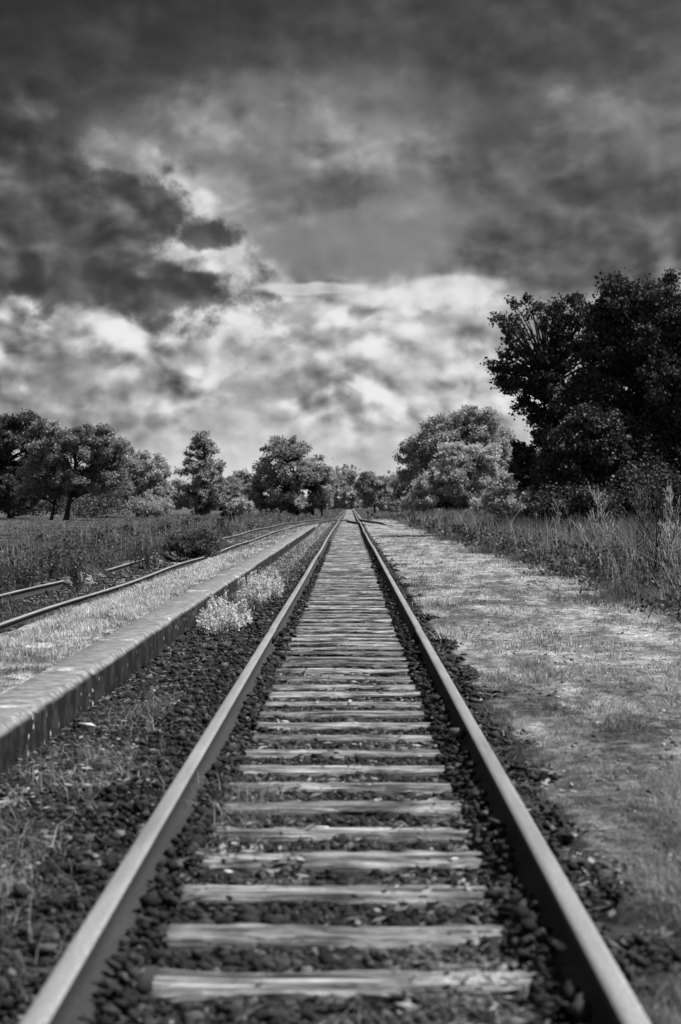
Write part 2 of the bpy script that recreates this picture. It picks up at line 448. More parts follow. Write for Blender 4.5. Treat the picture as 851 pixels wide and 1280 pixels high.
def gheight(x, y):
    x = np.asarray(x, float); y = np.asarray(y, float)
    sx = siding_center(y); sb = siding_base(y)
    n = fbm(x*1.6, y*1.6, 5) - .5; n2 = fbm(x*6, y*6, 9) - .5
    # right side
    right = np.interp(x, [1.0, 1.35, 1.7, 2.6, 4.5, 8, 14], [.0, .012, .015, .02, .02, .08, .12]) + n*.08*sstep(1.2, 2.2, x) + n2*.035
    bed = -.045 + n2*.04 - .03*sstep(10, 15, y)*(np.abs(x) < .62) + .10*np.exp(-((np.abs(x) - .70)/.10)**2)*0.6
    left_strip = np.interp(x, [-2.05, -1.6, -1.2], [-.13, -.13, -.09]) + n*.05 + n2*.04
    h = np.where(x > 1.0, right, np.where(x > -1.2, bed, left_strip))
    # platform body, then the siding cutting, then the meadow
    near_rail = sx + .75
    t_ = np.clip((x - (near_rail + .2)) / np.maximum(-2.35 - near_rail - .2, .3), 0, 1)
    on = 1 - sstep(PLAT_END - 3, PLAT_END + 6, y)
    ptop = (sb + .12) + (.145 - sb - .12) * sstep(.05, .75, t_) + n*.05*(t_ < .97) + n2*.03*(t_ < .97)
    flat = sb + .02 + (-.1 - sb)*t_ + n*.06 + n2*.04
    plat = ptop*on + flat*(1-on)
    h = np.where(x < -2.2, plat, h)
    gap = np.maximum(sstep(33.2, 34.2, y)*(1 - sstep(38.5, 39.5, y)), sstep(45.5, 47, y)*(1 - sstep(71, 73, y)))
    cut = sb - .02 + .05*np.exp(-((x - sx + .7525)/.25)**2) + n2*.07 + n*.06 + .19*gap*np.exp(-((x - sx + .7525)/.35)**2) + .10*sstep(78, 100, y)*(1 - sstep(112, 120, y))*0
    cut = cut + .11*sstep(.55, .7, sx + .75 + .2 - x + .5)*0 + .10*np.exp(-((x - sx - .9)/.12)**2)
    h = np.where(x < near_rail + .2, cut, h)
    mead = sb + .02 + .12*gap*np.exp(-((x - sx + 1.1)/.4)**2) + .10*sstep(0, 1.5, (sx - 1.1) - x) + n*.18*sstep(0, 2, (sx - 1.0) - x) + .25*sstep(5, 60, -x - 8)
    h = np.where(x < sx - 1.1, mead, h)
    main = np.where(np.abs(x) < 1.05, 1, 0)*sstep(95, 100, y)
    h = h*(1-main) + bed*main
    return h

def gtone(x, y):
    n = fbm(x*2.2, y*1.3, 31); nb = fbm(x*.7, y*.35, 41); f = fbm(x*7, y*7, 51, 3)
    sx = siding_center(y)
    t_ = np.full(np.shape(x), .05)
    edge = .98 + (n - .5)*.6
    f2 = fbm(x*3.5, y*1.0, 57, 5); f3 = fbm(x*14, y*6, 59, 3); right_tone = (.09 + .24*sstep(.36, .66, n*.2 + nb*.2 + f2*.35 + f3*.25)) * (.35 + .65*sstep(5, 14, y))  # dry patches; foreground light falloff painted into the tone
    t_ = np.where(x > edge, right_tone, t_)
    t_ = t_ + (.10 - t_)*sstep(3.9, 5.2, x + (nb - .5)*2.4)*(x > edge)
    plat = .10 + .28*sstep(.35, .65, n*.5 + fbm(x*4, y*3, 58, 4)*.5) 
    t_ = np.where(x < -2.2, plat, t_)
    t_ = np.where((x > -2.0) & (x < -1.0), .035 + .10*sstep(.55, .7, n) + .10*sstep(22, 45, y), t_)
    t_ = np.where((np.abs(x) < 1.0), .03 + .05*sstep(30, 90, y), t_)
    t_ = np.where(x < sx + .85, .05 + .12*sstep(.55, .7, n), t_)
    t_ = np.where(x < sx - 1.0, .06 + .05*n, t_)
    return t_ * (.8 + .4*f)

def spaced(a, b, step): return list(np.arange(a, b, step))
def geom_(a, b, k, s0):
    r = []; v = a; s = s0
    while v < b: r.append(v); v += s; s *= k
    r.append(b); return r
xr = geom_(7, 2600, 1.22, .3)
xs = np.array([-v for v in reversed(xr)] + spaced(-7 + .12, -2.7, .12) + spaced(-2.7, 2.2, .045) + spaced(2.2, 7, .09) + xr)
xs = np.unique(np.round(xs, 4))
ys = np.array([-400, -120, -40, -12, -5, -2, 0, 1, 2] + spaced(2.5, 16, .06) + spaced(16, 40, .16) + geom_(40, 5000, 1.02, .35))
ys = np.unique(np.round(ys, 4))
GX, GY = np.meshgrid(xs, ys)
GZ = gheight(GX, GY)
nx, ny = len(xs), len(ys)
idx = np.arange(nx*ny).reshape(ny, nx)
Q = np.stack([idx[:-1, :-1], idx[:-1, 1:], idx[1:, 1:], idx[1:, :-1]], -1).reshape(-1, 4)
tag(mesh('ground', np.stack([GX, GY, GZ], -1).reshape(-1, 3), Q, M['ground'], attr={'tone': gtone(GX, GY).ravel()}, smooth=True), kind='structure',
    label='uneven ground of soil, ballast dirt and short dry turf')

# ------------------------------------------------------------------ stones
ICO = None
def ico():
    global ICO
    if ICO is None:
        g = (1 + 5**.5)/2
        v = np.array([(-1,g,0),(1,g,0),(-1,-g,0),(1,-g,0),(0,-1,g),(0,1,g),(0,-1,-g),(0,1,-g),(g,0,-1),(g,0,1),(-g,0,-1),(-g,0,1)], float)
        v /= np.linalg.norm(v[0])
        f = np.array([(0,11,5),(0,5,1),(0,1,7),(0,7,10),(0,10,11),(1,5,9),(5,11,4),(11,10,2),(10,7,6),(7,1,8),(3,9,4),(3,4,2),(3,2,6),(3,6,8),(3,8,9),(4,9,5),(2,4,11),(6,2,10),(8,6,7),(9,8,1)])
        ICO = (v, f)
    return ICO

def rand_rot(n):
    q = rng.normal(size=(n, 4)); q /= np.linalg.norm(q, axis=1)[:, None]
    w, x, y, z = q.T
    return np.stack([1-2*(y*y+z*z), 2*(x*y-z*w), 2*(x*z+y*w), 2*(x*y+z*w), 1-2*(x*x+z*z), 2*(y*z-x*w), 2*(x*z-y*w), 2*(y*z+x*w), 1-2*(x*x+y*y)], -1).reshape(n, 3, 3)

def stones(P, S):
    v, f = ico(); n = len(P)
    V = np.repeat(v[None], n, 0) * (1 + rng.uniform(-.42, .38, (n, 12, 1)))
    V = V * np.sort(rng.uniform(.35, 1.45, (n, 3)), axis=1)[:, None, :]
    V = np.einsum('nij,nkj->nki', rand_rot(n), V) * S[:, None, None]
    V[:, :, 2] *= .75
    V += P[:, None, :]
    T = (f[None] + (np.arange(n)*12)[:, None, None]).reshape(-1, 3)
    return V.reshape(-1, 3), T

def inv_y(n, a, b):                        # density falling off as 1/y^2
    u = rng.random(n); return 1/(1/a + u*(1/b - 1/a))

SP = .56
FIRST = 4.80
def scatter_ballast():
    n = 105000
    y = np.where(rng.random(n) < .62, rng.uniform(3.0, 13, n), inv_y(n, 12, 60))
    x = rng.uniform(-1.95, 1.55, n)
    r = rng.random(n)
    inner = np.abs(x) < .60
    keep = np.ones(n, bool)
    # inside the gauge most stones lie between the sleepers
    ph = np.abs(((y - FIRST)/SP + .5) % 1 - .5)*SP
    keep &= ~(inner & (ph < .125) & (r > .035))
    m = fbm(x*2, y*2, 77)
    keep &= ~((x > .84) & (rng.random(n) > np.clip(1.0 - (x-.88)*5 + (m-.5)*4, 0, 1)))
    keep &= ~((x < -1.1) & (m > .56) & (rng.random(n) > .25))
    x = x[keep]; y = y[keep]; n = len(x)
    s = (.008 + .020*rng.random(n)**1.6) * (1 + .5*(rng.random(n) < .10)) * np.where(y > 13, 1.3, 1)
    z = gheight(x, y) + s*.25
    near = np.exp(-((np.abs(x) - .68)/.10)**2)
    z += near*rng.uniform(0, .07, n)
    band = (np.abs(np.abs(x) - .665) < .09)
    z = np.where(band, np.maximum(z, rng.uniform(-.02, .035, n)), z)
    edge2 = (np.abs(x) > .80) & (np.abs(x) < 1.2)
    z = np.where(edge2, np.maximum(z, rng.uniform(-.06, .02, n)), z)
    bad = (np.abs(np.abs(x) - .7525) < .075)
    x, y, z, s = x[~bad], y[~bad], z[~bad], s[~bad]
    V, T = stones(np.stack([x, y, z], -1), s)
    tag(mesh('ballast_gravel', V, T, M['stone']), 'dark crushed stone ballast heaped between and beside the rails', kind='stuff')
    n = 9000
    y = inv_y(n, 17, 80); sxc = siding_center(y); x = sxc + rng.uniform(-1.2, .95, n)
    keep = np.abs(np.abs(x - sxc) - .7525) > .08
    x, y = x[keep], y[keep]; s = rng.uniform(.02, .045, len(x))
    V, T = stones(np.stack([x, y, gheight(x, y) + .01], -1), s)
    tag(mesh('siding_gravel', V, T, M['stone']), 'dark gravel in the overgrown siding beside the platform', kind='stuff')
    n = 5200
    y = inv_y(n, 3.6, 40); x = rng.uniform(1.3, 4.3, n)
    s = rng.uniform(.005, .018, n)
    V, T = stones(np.stack([x, y, gheight(x, y) + s*.2], -1), s)
    tag(mesh('loose_gravel', V, T, stone_mat('loose_stone', .06, .5)), 'small loose stones strewn over the dry turf right of the track', kind='stuff')
scatter_ballast()

# ------------------------------------------------------------------ rails
PROF = [(-.07, 0), (.07, 0), (.07, .012), (.02, .028), (.009, .042), (.009, .112), (.034, .122), (.036, .128), (.036, .149), (.030, .157), (.018, .1595),
        (-.018, .1595), (-.030, .157), (-.036, .149), (-.036, .128), (-.034, .122), (-.009, .112), (-.009, .042), (-.02, .028), (-.07, .012)]
HEAD = range(8, 13)
def rail_mesh(name, cx, cz, y0, y1, step, top, parent):
    """cx(y), cz(y): centre of the foot"""
    n = max(2, int((y1 - y0)/step) + 1); y = np.linspace(y0, y1, n)
    p = np.array(PROF); k = len(p)
    X = cx(y); Z = cz(y)
    V = np.stack([X[:, None] + p[None, :, 0], np.repeat(y[:, None], k, 1), Z[:, None] + p[None, :, 1]], -1).reshape(-1, 3)
    q_top, q_side = [], []
    for i in range(n-1):
        for j in range(k):
            j2 = (j+1) % k
            (q_top if j in HEAD else q_side).append((i*k+j, (i+1)*k+j, (i+1)*k+j2, i*k+j2))
    c0 = V[:k]; c1 = V[-k:]
    # rail body = foot, web and head sides; running surface is a part of its own
    me = MB(); me.add(V, Q=q_side)
    me.add(c0, T=[(0, a, a+1) for a in range(1, k-1)]); me.add(c1, T=[(0, a+1, a) for a in range(1, k-1)])
    b = me.build('rail_body', M['rail_side'], parent)
    mt = MB(); mt.add(V, Q=q_top); V2 = mt
    used = np.unique(np.array(q_top)); remap = -np.ones(len(V), int); remap[used] = np.arange(len(used))
    mesh('running_surface', V[used], remap[np.array(q_top)], top, parent, smooth=True)

def fishplates(parent, x, y, z, side):
    for s in (-1, 1):
        mb = MB()
        a, b = sorted((x + s*.010, x + s*.030))
        mb.box((a, y - .36, z + .035), (b, y + .36, z + .118))
        o = mb.build('fishplate', M['rail_side'], parent)
        for q in (-.27, -.1, .1, .27):
            bo = MB()
            xx = sorted((x + s*.030, x + s*.046))
            th = np.linspace(0, 2*np.pi, 7)[:6]
            V = [(xx[0], y+q+.018*math.cos(a_), z+.077+.018*math.sin(a_)) for a_ in th] + [(xx[1], y+q+.018*math.cos(a_), z+.077+.018*math.sin(a_)) for a_ in th]
            Qd = [(i, (i+1) % 6, (i+1) % 6 + 6, i+6) for i in range(6)]
            bo.add(V, Q=Qd, T=[(6, i+6, i+7) for i in range(1, 5)] + [(0, i+1, i) for i in range(1, 5)])
            bo.build('bolt', M['rail_side'], o)

def joint_dip(y, joints):
    d = 0
    for j in joints: d = d - .006*np.exp(-((y - j)/.7)**2)
    return d
JOINTS = [-2.0, 16.2, 40.2, 64.2, 88.2, 112.2, 146.0]
def main_cz(y): return .0115 + track_dz(y) + joint_dip(y, JOINTS)
order = ['nearest length, crossing the bottom edge', 'second length, after the first joint',
         'third length', 'fourth length', 'fifth length', 'sixth length, reaching the turnout', 'farthest stretch, beyond the turnout']
for side, sn in ((-1, 'left'), (1, 'right')):
    for i, y0 in enumerate(JOINTS):
        y1 = JOINTS[i+1] if i+1 < len(JOINTS) else 620.0
        r_ = empty('steel_rail', (0, 0, 0))
        kink = (.006 if i % 2 else -.004)*side
        tag(r_, '%s rail of the main track, %s' % (sn, order[i]), 'rail', 'rails of the main track')
        rail_mesh('rail', lambda y, s=side, k=kink: s*.7525 + track_dx(y) + k*np.exp(-(y - y0)/2.0), main_cz, y0 + .004, y1 - .004, .25 if y0 < 100 else 1.5, M['rail_top'], r_)
        if 0 < y1 < 100:
            fishplates(r_, side*.7525 + float(track_dx(y1)), y1, float(main_cz(y1)), side)

def sid_cz(y): return siding_base(y) + .0115
for side, sn, yend in ((1, 'near', 138.5), (-1, 'far', 146.0)):
    js = [0.0, 27.5, 55.0, 92.0, yend]
    for i in range(4):
        r_ = empty('siding_rail', (0, 0, 0))
        tag(r_, 'dull %s rail of the overgrown left siding, %s' % (sn, ['nearest length', 'second length, among the weeds', 'third length past the dark shrub', 'farthest length curving into the turnout'][i]), 'rail', 'rails of the left siding')
        rail_mesh('rail', lambda y, s=side: siding_center(y) + s*.7525 + .02*np.sin(y*.4), lambda y: sid_cz(y) + .02*np.sin(y*.31 + side), js[i] + .004, js[i+1] - .004, .4, M['old_rail_top'], r_)
# short visible piece of a second siding that leaves the turnout towards the right
def rs_center(y): return np.interp(y, [88, 100, 109, 120, 132, 146], [3.4, 2.5, 1.75, .95, .32, 0])
for side in (-1, 1):
    r_ = empty('branch_rail', (0, 0, 0))
    tag(r_, 'short rusty %s rail curving away right of the main track at the turnout' % ('left' if side < 0 else 'right'), 'rail', 'rails branching to the right')
    rail_mesh('rail', lambda y, s=side: rs_center(y) + s*.7525, lambda y: .0125 - .12*(1 - sstep(106, 112, y)), 104.0, 127.0 if side < 0 else 145.0, .6, M['old_rail_top'], r_)

# ------------------------------------------------------------------ sleepers
def sleeper_mesh(seed, L=2.46):
    nxs, nys = 40, 5
    r = np.random.default_rng(seed); w = .235 + r.uniform(-.02, .02)
    xs_ = np.linspace(-L/2, L/2, nxs)
    prof = np.array([(-w/2, -.15), (-w/2, -.02), (-w/2 + .012, -.003), (-w/5, 0), (w/5, 0), (w/2 - .012, -.003), (w/2, -.02), (w/2, -.15)])
    k = len(prof)
    V = np.zeros((nxs, k, 3)); V[:, :, 0] = xs_[:, None]; V[:, :, 1] = prof[None, :, 0]; V[:, :, 2] = prof[None, :, 1]
    for c in (1, 2, 5, 6):
        nz_ = np.interp(xs_, np.linspace(-L/2, L/2, 16), r.normal(0, .006, 16)) + r.normal(0, .002, nxs)
        V[:, c, 1] += nz_; V[:, c, 2] += -np.abs(r.normal(0, .004, nxs))
    for _ in range(3):                     # splits and broken edges
        cpos = r.uniform(-1, 1); wd = r.uniform(.05, .2); s_ = r.choice([1, 6])
        b_ = np.exp(-((xs_ - cpos)/wd)**2)
        V[:, s_, 1] += (-1 if s_ == 6 else 1)*b_*.03; V[:, (2 if s_ == 1 else 5), 2] -= b_*.02
    V[:, 3:5, 2] += np.interp(xs_, np.linspace(-L/2, L/2, 9), r.normal(0, .004, 9))[:, None]
    V = V.reshape(-1, 3); Qd = []
    for i in range(nxs-1):
        for j in range(k-1): Qd.append((i*k+j, i*k+j+1, (i+1)*k+j+1, (i+1)*k+j)[::-1])
    T = [(0, a+1, a) for a in range(1, k-1)] + [((nxs-1)*k, (nxs-1)*k+a, (nxs-1)*k+a+1) for a in range(1, k-1)]
    return V, np.array(Qd), np.array(T)

SL = [sleeper_mesh(100+i) for i in range(9)]
protos = []
for V, Qd, T in SL:
    o = mesh('wooden_sleeper', V, [Qd, T], M['wood']); me_ = o.data; bpy.data.objects.remove(o); protos.append(me_)
def plate_mesh():
    mb = MB(); mb.box((-.17, -.085, .0), (.17, .085, .0115))
    for sx_ in (-1, 1):
        for sy_ in (-1, 1):
            mb.tube([(sx_*.115, sy_*.05, .01), (sx_*.115, sy_*.05, .045)], [.016, .014], 6)
    o = mb.build('tie_plate', M['rail_side']); m_ = o.data; bpy.data.objects.remove(o); return m_
PLATE = plate_mesh()
ords = ['nearest', 'second nearest', 'third nearest', 'fourth nearest', 'fifth nearest', 'sixth nearest', 'seventh nearest', 'eighth nearest', 'ninth nearest', 'tenth nearest']
N_MAIN = 225
yy = FIRST - SP*4
sl_y = []; i = 0
while yy < 600:
    sl_y.append(yy + random.uniform(-.03, .03)); yy += SP*(1 if yy < 13 else random.uniform(.92, 1.04))
vis = [y for y in sl_y if y > 4.5]
hid = [y for y in sl_y if y <= 4.5]
for i, y in enumerate(vis[:N_MAIN]):
    o = link(bpy.data.objects.new('wooden_sleeper', protos[(i*5 + i//3) % 9]))
    o.location = (float(track_dx(y)) + random.uniform(-.02, .02), y, random.uniform(-.012, .0) + float(track_dz(y)) )
    o.rotation_euler = (random.uniform(-.02, .02), 0, random.uniform(-.018, .018) + (math.pi if i % 2 else 0))
    if i < 10: lb = 'cracked grey wooden sleeper under the main rails, %s to the bottom edge' % ords[i]
    elif i < 24: lb = 'grey wooden sleeper of the main track between the nearest ten and the first rail joint'
    elif i < 70: lb = 'grey wooden sleeper of the main track just beyond the first rail joint'
    else: lb = 'small weathered wooden sleeper of the main track, far off towards the turnout'
    tag(o, lb, 'sleeper', 'wooden sleepers of the main track')
    if i < 45:
        for s in (-1, 1):
            p = link(bpy.data.objects.new('tie_plate', PLATE), o); p.location = (s*.7525*(1 if i % 2 == 0 else 1), 0, .0)
mb = MB()
for y in vis[N_MAIN:]:
    V, Qd, T = SL[random.randrange(9)]
    mb.add(V + np.array([float(track_dx(y)), y, -.005]), Q=Qd, T=T)
if mb.n: tag(mb.build('distant_sleepers', M['wood']), 'far wooden sleepers of the main track merging near the vanishing point', kind='stuff')
# siding sleepers
y = 18.4; k = 0
while y < 60:
    o = link(bpy.data.objects.new('siding_sleeper', protos[k % 9]))
    o.location = (float(siding_center(y)), y, float(siding_base(y)) - .012); o.rotation_euler = (0, 0, random.uniform(-.03, .03))
    tag(o, 'dark half buried wooden sleeper of the siding left of the platform', 'sleeper', 'sleepers of the left siding')
    y += .62; k += 1

# ------------------------------------------------------------------ platform edge
edge = empty('platform_edge', (-2.2, 10, 0))
tag(edge, 'low platform edge of weathered stone blocks with chipped corners, left of the track', 'platform edge')
j = 10.0; cuts = [-3.0, -.4, 2.2, 4.8, 7.4, 10.0, 12.25, 14.95, 17.9, 20.6]
while cuts[-1] < PLAT_END: cuts.append(cuts[-1] + random.uniform(2.5, 2.8))
for a, b in zip(cuts[:-1], cuts[1:]):
    ox = random.uniform(-.016, .016); oz = random.uniform(-.016, .012)
    prof = np.array([(-1.985, -.30), (-1.98, .112), (-1.99, .126), (-2.02, .158), (-2.032, .166), (-2.20, .169), (-2.36, .166), (-2.378, .15), (-2.38, -.2)])
    n = 22; ys_ = np.concatenate([[a + .022, a + .075], np.linspace(a + .14, b - .14, 18), [b - .075, b - .022]]); kk = len(prof)
    V = np.zeros((n, kk, 3)); V[:, :, 0] = prof[None, :, 0] + ox; V[:, :, 2] = prof[None, :, 1] + oz; V[:, :, 1] = ys_[:, None]
    rr = np.random.default_rng(int(a*10)+50)
    V[:, 1:5, 0] += rr.normal(0, .004, (n, 1)); V[:, 1:5, 2] += rr.normal(0, .003, (n, 1)) ; V[:, 2:4, 2] -= np.abs(rr.normal(0, .004, (n, 2)))
    V[:, :, 2] += np.interp(ys_, [a, b], [rr.normal(0, .006), rr.normal(0, .006)])[:, None]
    for e in (0, n-1): V[e, 1:5, 0] -= .034; V[e, 2:7, 2] -= .026
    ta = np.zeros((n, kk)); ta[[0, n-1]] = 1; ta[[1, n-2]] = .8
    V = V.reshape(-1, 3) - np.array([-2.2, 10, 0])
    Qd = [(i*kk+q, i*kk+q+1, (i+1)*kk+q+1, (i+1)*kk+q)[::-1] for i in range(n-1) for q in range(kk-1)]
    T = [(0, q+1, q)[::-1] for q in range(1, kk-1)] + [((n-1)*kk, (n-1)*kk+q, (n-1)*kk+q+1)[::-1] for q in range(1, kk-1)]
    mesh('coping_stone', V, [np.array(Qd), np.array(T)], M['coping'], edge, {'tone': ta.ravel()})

# ------------------------------------------------------------------ grass
def blades(P, H, W, tone, lean=.35, curl=.5, az=None):
    n = len(P)
    a = rng.uniform(0, 2*np.pi, n) if az is None else az
    l = np.abs(rng.normal(0, lean, n)); d = np.stack([np.cos(a), np.sin(a), np.zeros(n)], -1)
    s_a = rng.uniform(0, 2*np.pi, n); s = np.stack([np.cos(s_a), np.sin(s_a), np.zeros(n)], -1)*W[:, None]*.5
    up = np.array([0, 0, 1.0])
    mid = P + (d*(l*.4)[:, None] + up*.55)*H[:, None]
    tip = P + (d*(l*(1 + curl))[:, None] + up*np.sqrt(np.clip(1 - (l*.6)**2, .2, 1))[:, None])*H[:, None]
    V = np.stack([P - s, P + s, mid + s*.8, mid - s*.8, tip], 1).reshape(-1, 3)
    b = (np.arange(n)*5)[:, None]
    Q = b + np.array([[0, 1, 2, 3]]); T = b + np.array([[3, 2, 4]])
    return V, Q, T, np.repeat(tone, 5)

def grass_obj(name, label, mat, sets):
    Vs, Qs, Ts, As, n = [], [], [], [], 0
    for st in sets:
        V, Q, T, A = blades(*st[:4], **(st[4] if len(st) > 4 else {}))
        Vs.append(V); Qs.append(Q + n); Ts.append(T + n); As.append(A); n += len(V)
    o = mesh(name, np.concatenate(Vs), [np.concatenate(Qs), np.concatenate(Ts)], mat, attr={'tone': np.concatenate(As)})
    return tag(o, label, kind='stuff')

def P_(x, y, dz=-.01): return np.stack([x, y, gheight(x, y) + dz], -1)
def wd(y, a=.0035, b=.00042): return np.maximum(a, b*y)

# short dry turf right of the track
n = 260000
y = np.where(rng.random(n) < .35, rng.uniform(4.5, 14, n), inv_y(n, 3.4, 75)); x = rng.uniform(.85, 5.2, n)
cl = fbm(x*3.2, y*1.0, 61, 5); dry_patch = fbm(x*.9, y*.3, 41)
keep = (rng.random(n) < sstep(.32, .62, cl)*.95 + .08) & (rng.random(n) < sstep(.86, 1.25, x + (cl-.5)*.8))
x, y, cl, dry_patch = x[keep], y[keep], cl[keep], dry_patch[keep]; n = len(x)
H = rng.uniform(.018, .06, n)*(1 + 1.0*(cl > .58)) * (1 + .4*(x > 4))
f2 = fbm(x*3.5, y*1.0, 57, 5)
tone = np.clip(.12 + .7*(dry_patch - .25) + rng.normal(0, .26, n) + 1.5*(f2 - .5), 0, 1)*(.55 + .45*sstep(5, 13, y))  # blades near the camera carry the same painted light falloff
H = H*(.7 + 3.5*np.clip(f2 - .52, 0, 1)*(rng.random(n) < .5))
grass_obj('short_grass', 'short dry turf covering the strip right of the track', M['grass_dry'], [(P_(x, y), H, wd(y), tone, dict(lean=.7))])

# short turf on the platform and in the strip below it
n = 90000
y = inv_y(n, 7.5, 110); sx_ = siding_center(y) + .85
x = sx_ + (-2.36 - sx_)*rng.random(n); cl = fbm(x*2.2, y*1.1, 71)
H = rng.uniform(.015, .05, n) + .05*(cl > .58)*rng.random(n)
tone = np.clip(-.04 + 1.4*(cl - .40) + 1.6*(fbm(x*4, y*3, 58, 4) - .5) + rng.normal(0, .17, n), 0, 1)
keep = rng.random(n) < .25 + .9*sstep(.35, .6, cl)
sets = [(P_(x, y)[keep], H[keep], wd(y)[keep], tone[keep], dict(lean=.6))]
n = 22000
y = inv_y(n, 14, 110); x = rng.uniform(-1.96, -.95, n); cl = fbm(x*2.5, y*1.2, 73)
keep = rng.random(n) < sstep(.42, .6, cl)*sstep(14, 34, y) + .25*sstep(20, 40, y)
x, y, cl = x[keep], y[keep], cl[keep]
sets.append((P_(x, y), rng.uniform(.03, .12, len(x)), wd(y), np.clip(rng.normal(.4, .2, len(x)), 0, 1), dict(lean=.6)))
grass_obj('platform_grass', 'short pale turf growing over the old platform', M['grass_dry'], sets)

# pale tufts on the platform
n = 34000
cx = np.array([-3.0, -3.3, -2.75, -3.1, -2.8, -3.4, -2.6, -3.0]); cyy = np.array([16.5, 20.0, 23.0, 26.5, 31, 13.0, 19, 38.0])
k = rng.integers(0, 8, n); x = cx[k] + rng.normal(0, .25, n); y = cyy[k] + rng.normal(0, 1.8, n)
keep = (x < -2.42) & (fbm(x*5, y*2, 90) > .52); x, y = x[keep], y[keep]
grass_obj('pale_tufts', 'bright pale tufts standing out on the platform turf', M['petal'], [(P_(x, y), rng.uniform(.04, .12, len(x)), wd(y, .008, .0008), np.clip(rng.normal(.3, .3, len(x)), 0, 1), dict(lean=.6))])

# tall grass right
def tall_right():
    n = 230000
    y = inv_y(n, 13, 190); x = 3.2 + rng.exponential(4.2, n)
    e = x - 4.3 + (fbm(x*.5, y*.35, 15) - .5)*3.2 + (fbm(x*2.2, y*1.6, 16) - .5)*1.6
    keep = (x < np.interp(y, [14, 40, 75, 110, 190], [9, 16, 20, 13, 10])) & (rng.random(n) < sstep(-.9, .9, e))
    x, y, e = x[keep], y[keep], e[keep]; n = len(x)
    c = fbm(x*.9, y*.5, 18); c2 = fbm(x*3, y*2, 19)
    hmax = .07 + .95*sstep(-.2, 3.0, e)*(.45 + .55*sstep(.3, .6, c)) + .25*sstep(.45, .7, c2)*sstep(0, 1, e)
    H = hmax*rng.uniform(.35, 1.08, n)
    tone = np.clip(.10 + 1.3*(c2 - .40) + .5*(c - .4) + rng.normal(0, .22, n), 0, 1)
    return (P_(x, y), H, wd(y, .006, .00033), tone, dict(lean=.28, curl=.6))
grass_obj('tall_grass', 'tall rough grass and weeds right of the turf, below the dark trees', M['grass_green'], [tall_right()])

def stalks():
    out = []
    for k_ in (0, 1):
        n = 7000
        y = inv_y(n, 14, 120)
        x = (4.3 + rng.exponential(3.0, n)) if k_ == 0 else siding_center(y) - 1.4 - rng.exponential(3.5, n)
        keep = (fbm(x*.8, y*.5, 61 + k_) > (.47 if k_ == 0 else .60)) & (x < 14); x, y = x[keep], y[keep]; n = len(x)
        out.append((P_(x, y), rng.uniform(.5, 1.35, n)*(.8 if k_ else 1), wd(y, .005, .00026), np.clip(rng.normal(.40 - .15*k_, .28, n), 0, 1), dict(lean=.35, curl=.3)))
    return out
grass_obj('dry_stalks', 'thin dry stalks standing above the tall grass on both sides', M['grass_dry'], stalks())
def broad_weeds():
    n = 700; y = inv_y(n, 15, 110); right = rng.random(n) < .75
    x = np.where(right, 4.0 + rng.exponential(3.2, n), siding_center(y) - 1.2 - rng.exponential(4.0, n))
    keep = x < 13; x, y = x[keep], y[keep]; n = len(x); m = 46
    hh = rng.uniform(.2, .75, n); ww = rng.uniform(.08, .3, n); tn = rng.uniform(0, .25, n)
    c = np.stack([x, y, gheight(x, y)], -1)
    P = c[:, None, :] + rng.normal(0, 1, (n, m, 3))*ww[:, None, None]*np.array([1, 1, 0]); P[:, :, 2] += rng.uniform(.1, 1, (n, m))*hh[:, None]
    P = P.reshape(-1, 3); sz = np.repeat(.018 + .0011*y, m)*rng.uniform(.6, 1.3, n*m)
    V, Q_, A_ = leaves(P, sz, np.clip(np.repeat(tn, m) + rng.normal(0, .15, n*m), 0, 1))
    tag(mesh('broadleaf_weeds', V, Q_, M['weed'], attr={'tone': A_}), 'mixed leafy weeds scattered through the rough grass', kind='stuff')

# meadow left of the siding
def meadow():
    n = 150000
    y = inv_y(n, 19, 230); sx_ = siding_center(y)
    x = sx_ - 1.15 - np.abs(rng.normal(0, 1, n))*(.08*y + 3) - rng.exponential(.3, n)
    c = fbm(x*.6, y*.3, 28); c2 = fbm(x*2, y*1.5, 29)
    edgeband = np.exp(-((sx_ - 1.8 - x)/1.6)**2)
    H = (.05 + .15*c + .35*edgeband*sstep(.42, .7, c2)*(y < 90))*rng.uniform(.5, 1.1, n)
    tone = np.clip(-.02 + .9*(c - .4) + 1.0*(c2 - .45) + rng.normal(0, .2, n) + .2*(y > 150), 0, 1)
    s1 = (P_(x, y), H, wd(y, .006, .0004), tone, dict(lean=.25, curl=.6))
    n = 9000                             # growth inside the siding
    y = inv_y(n, 19, 100); sx_ = siding_center(y); x = sx_ + rng.uniform(-1.0, .75, n); c = fbm(x*1.6, y*.5, 33)
    keep = rng.random(n) < sstep(.5, .66, c); x, y = x[keep], y[keep]
    s2 = (P_(x, y), rng.uniform(.05, .22, len(x)), wd(y, .006, .0004), np.clip(rng.normal(.35, .25, len(x)), 0, 1), dict(lean=.5))
    n = 26000                            # verge between the meadow, the turnout and the far track
    y = inv_y(n, 95, 420); x = np.where(rng.random(n) < .5, rng.uniform(-14, -1.4, n), rng.uniform(1.3, 6, n))
    keep = ~((y < 140) & (x < 0) & (x > siding_center(y) - 1.1)) & ~((x > 0) & (y < 145) & (x < 4))
    x, y = x[keep], y[keep]
    s3 = (P_(x, y), rng.uniform(.1, .35, len(x)), wd(y, .01, .0005), np.clip(rng.normal(.45, .2, len(x)), 0, 1), dict(lean=.3))
    return [s1, s2, s3]
grass_obj('meadow_grass', 'rough meadow grass left of the siding reaching back to the trees', M['grass_green'], meadow())

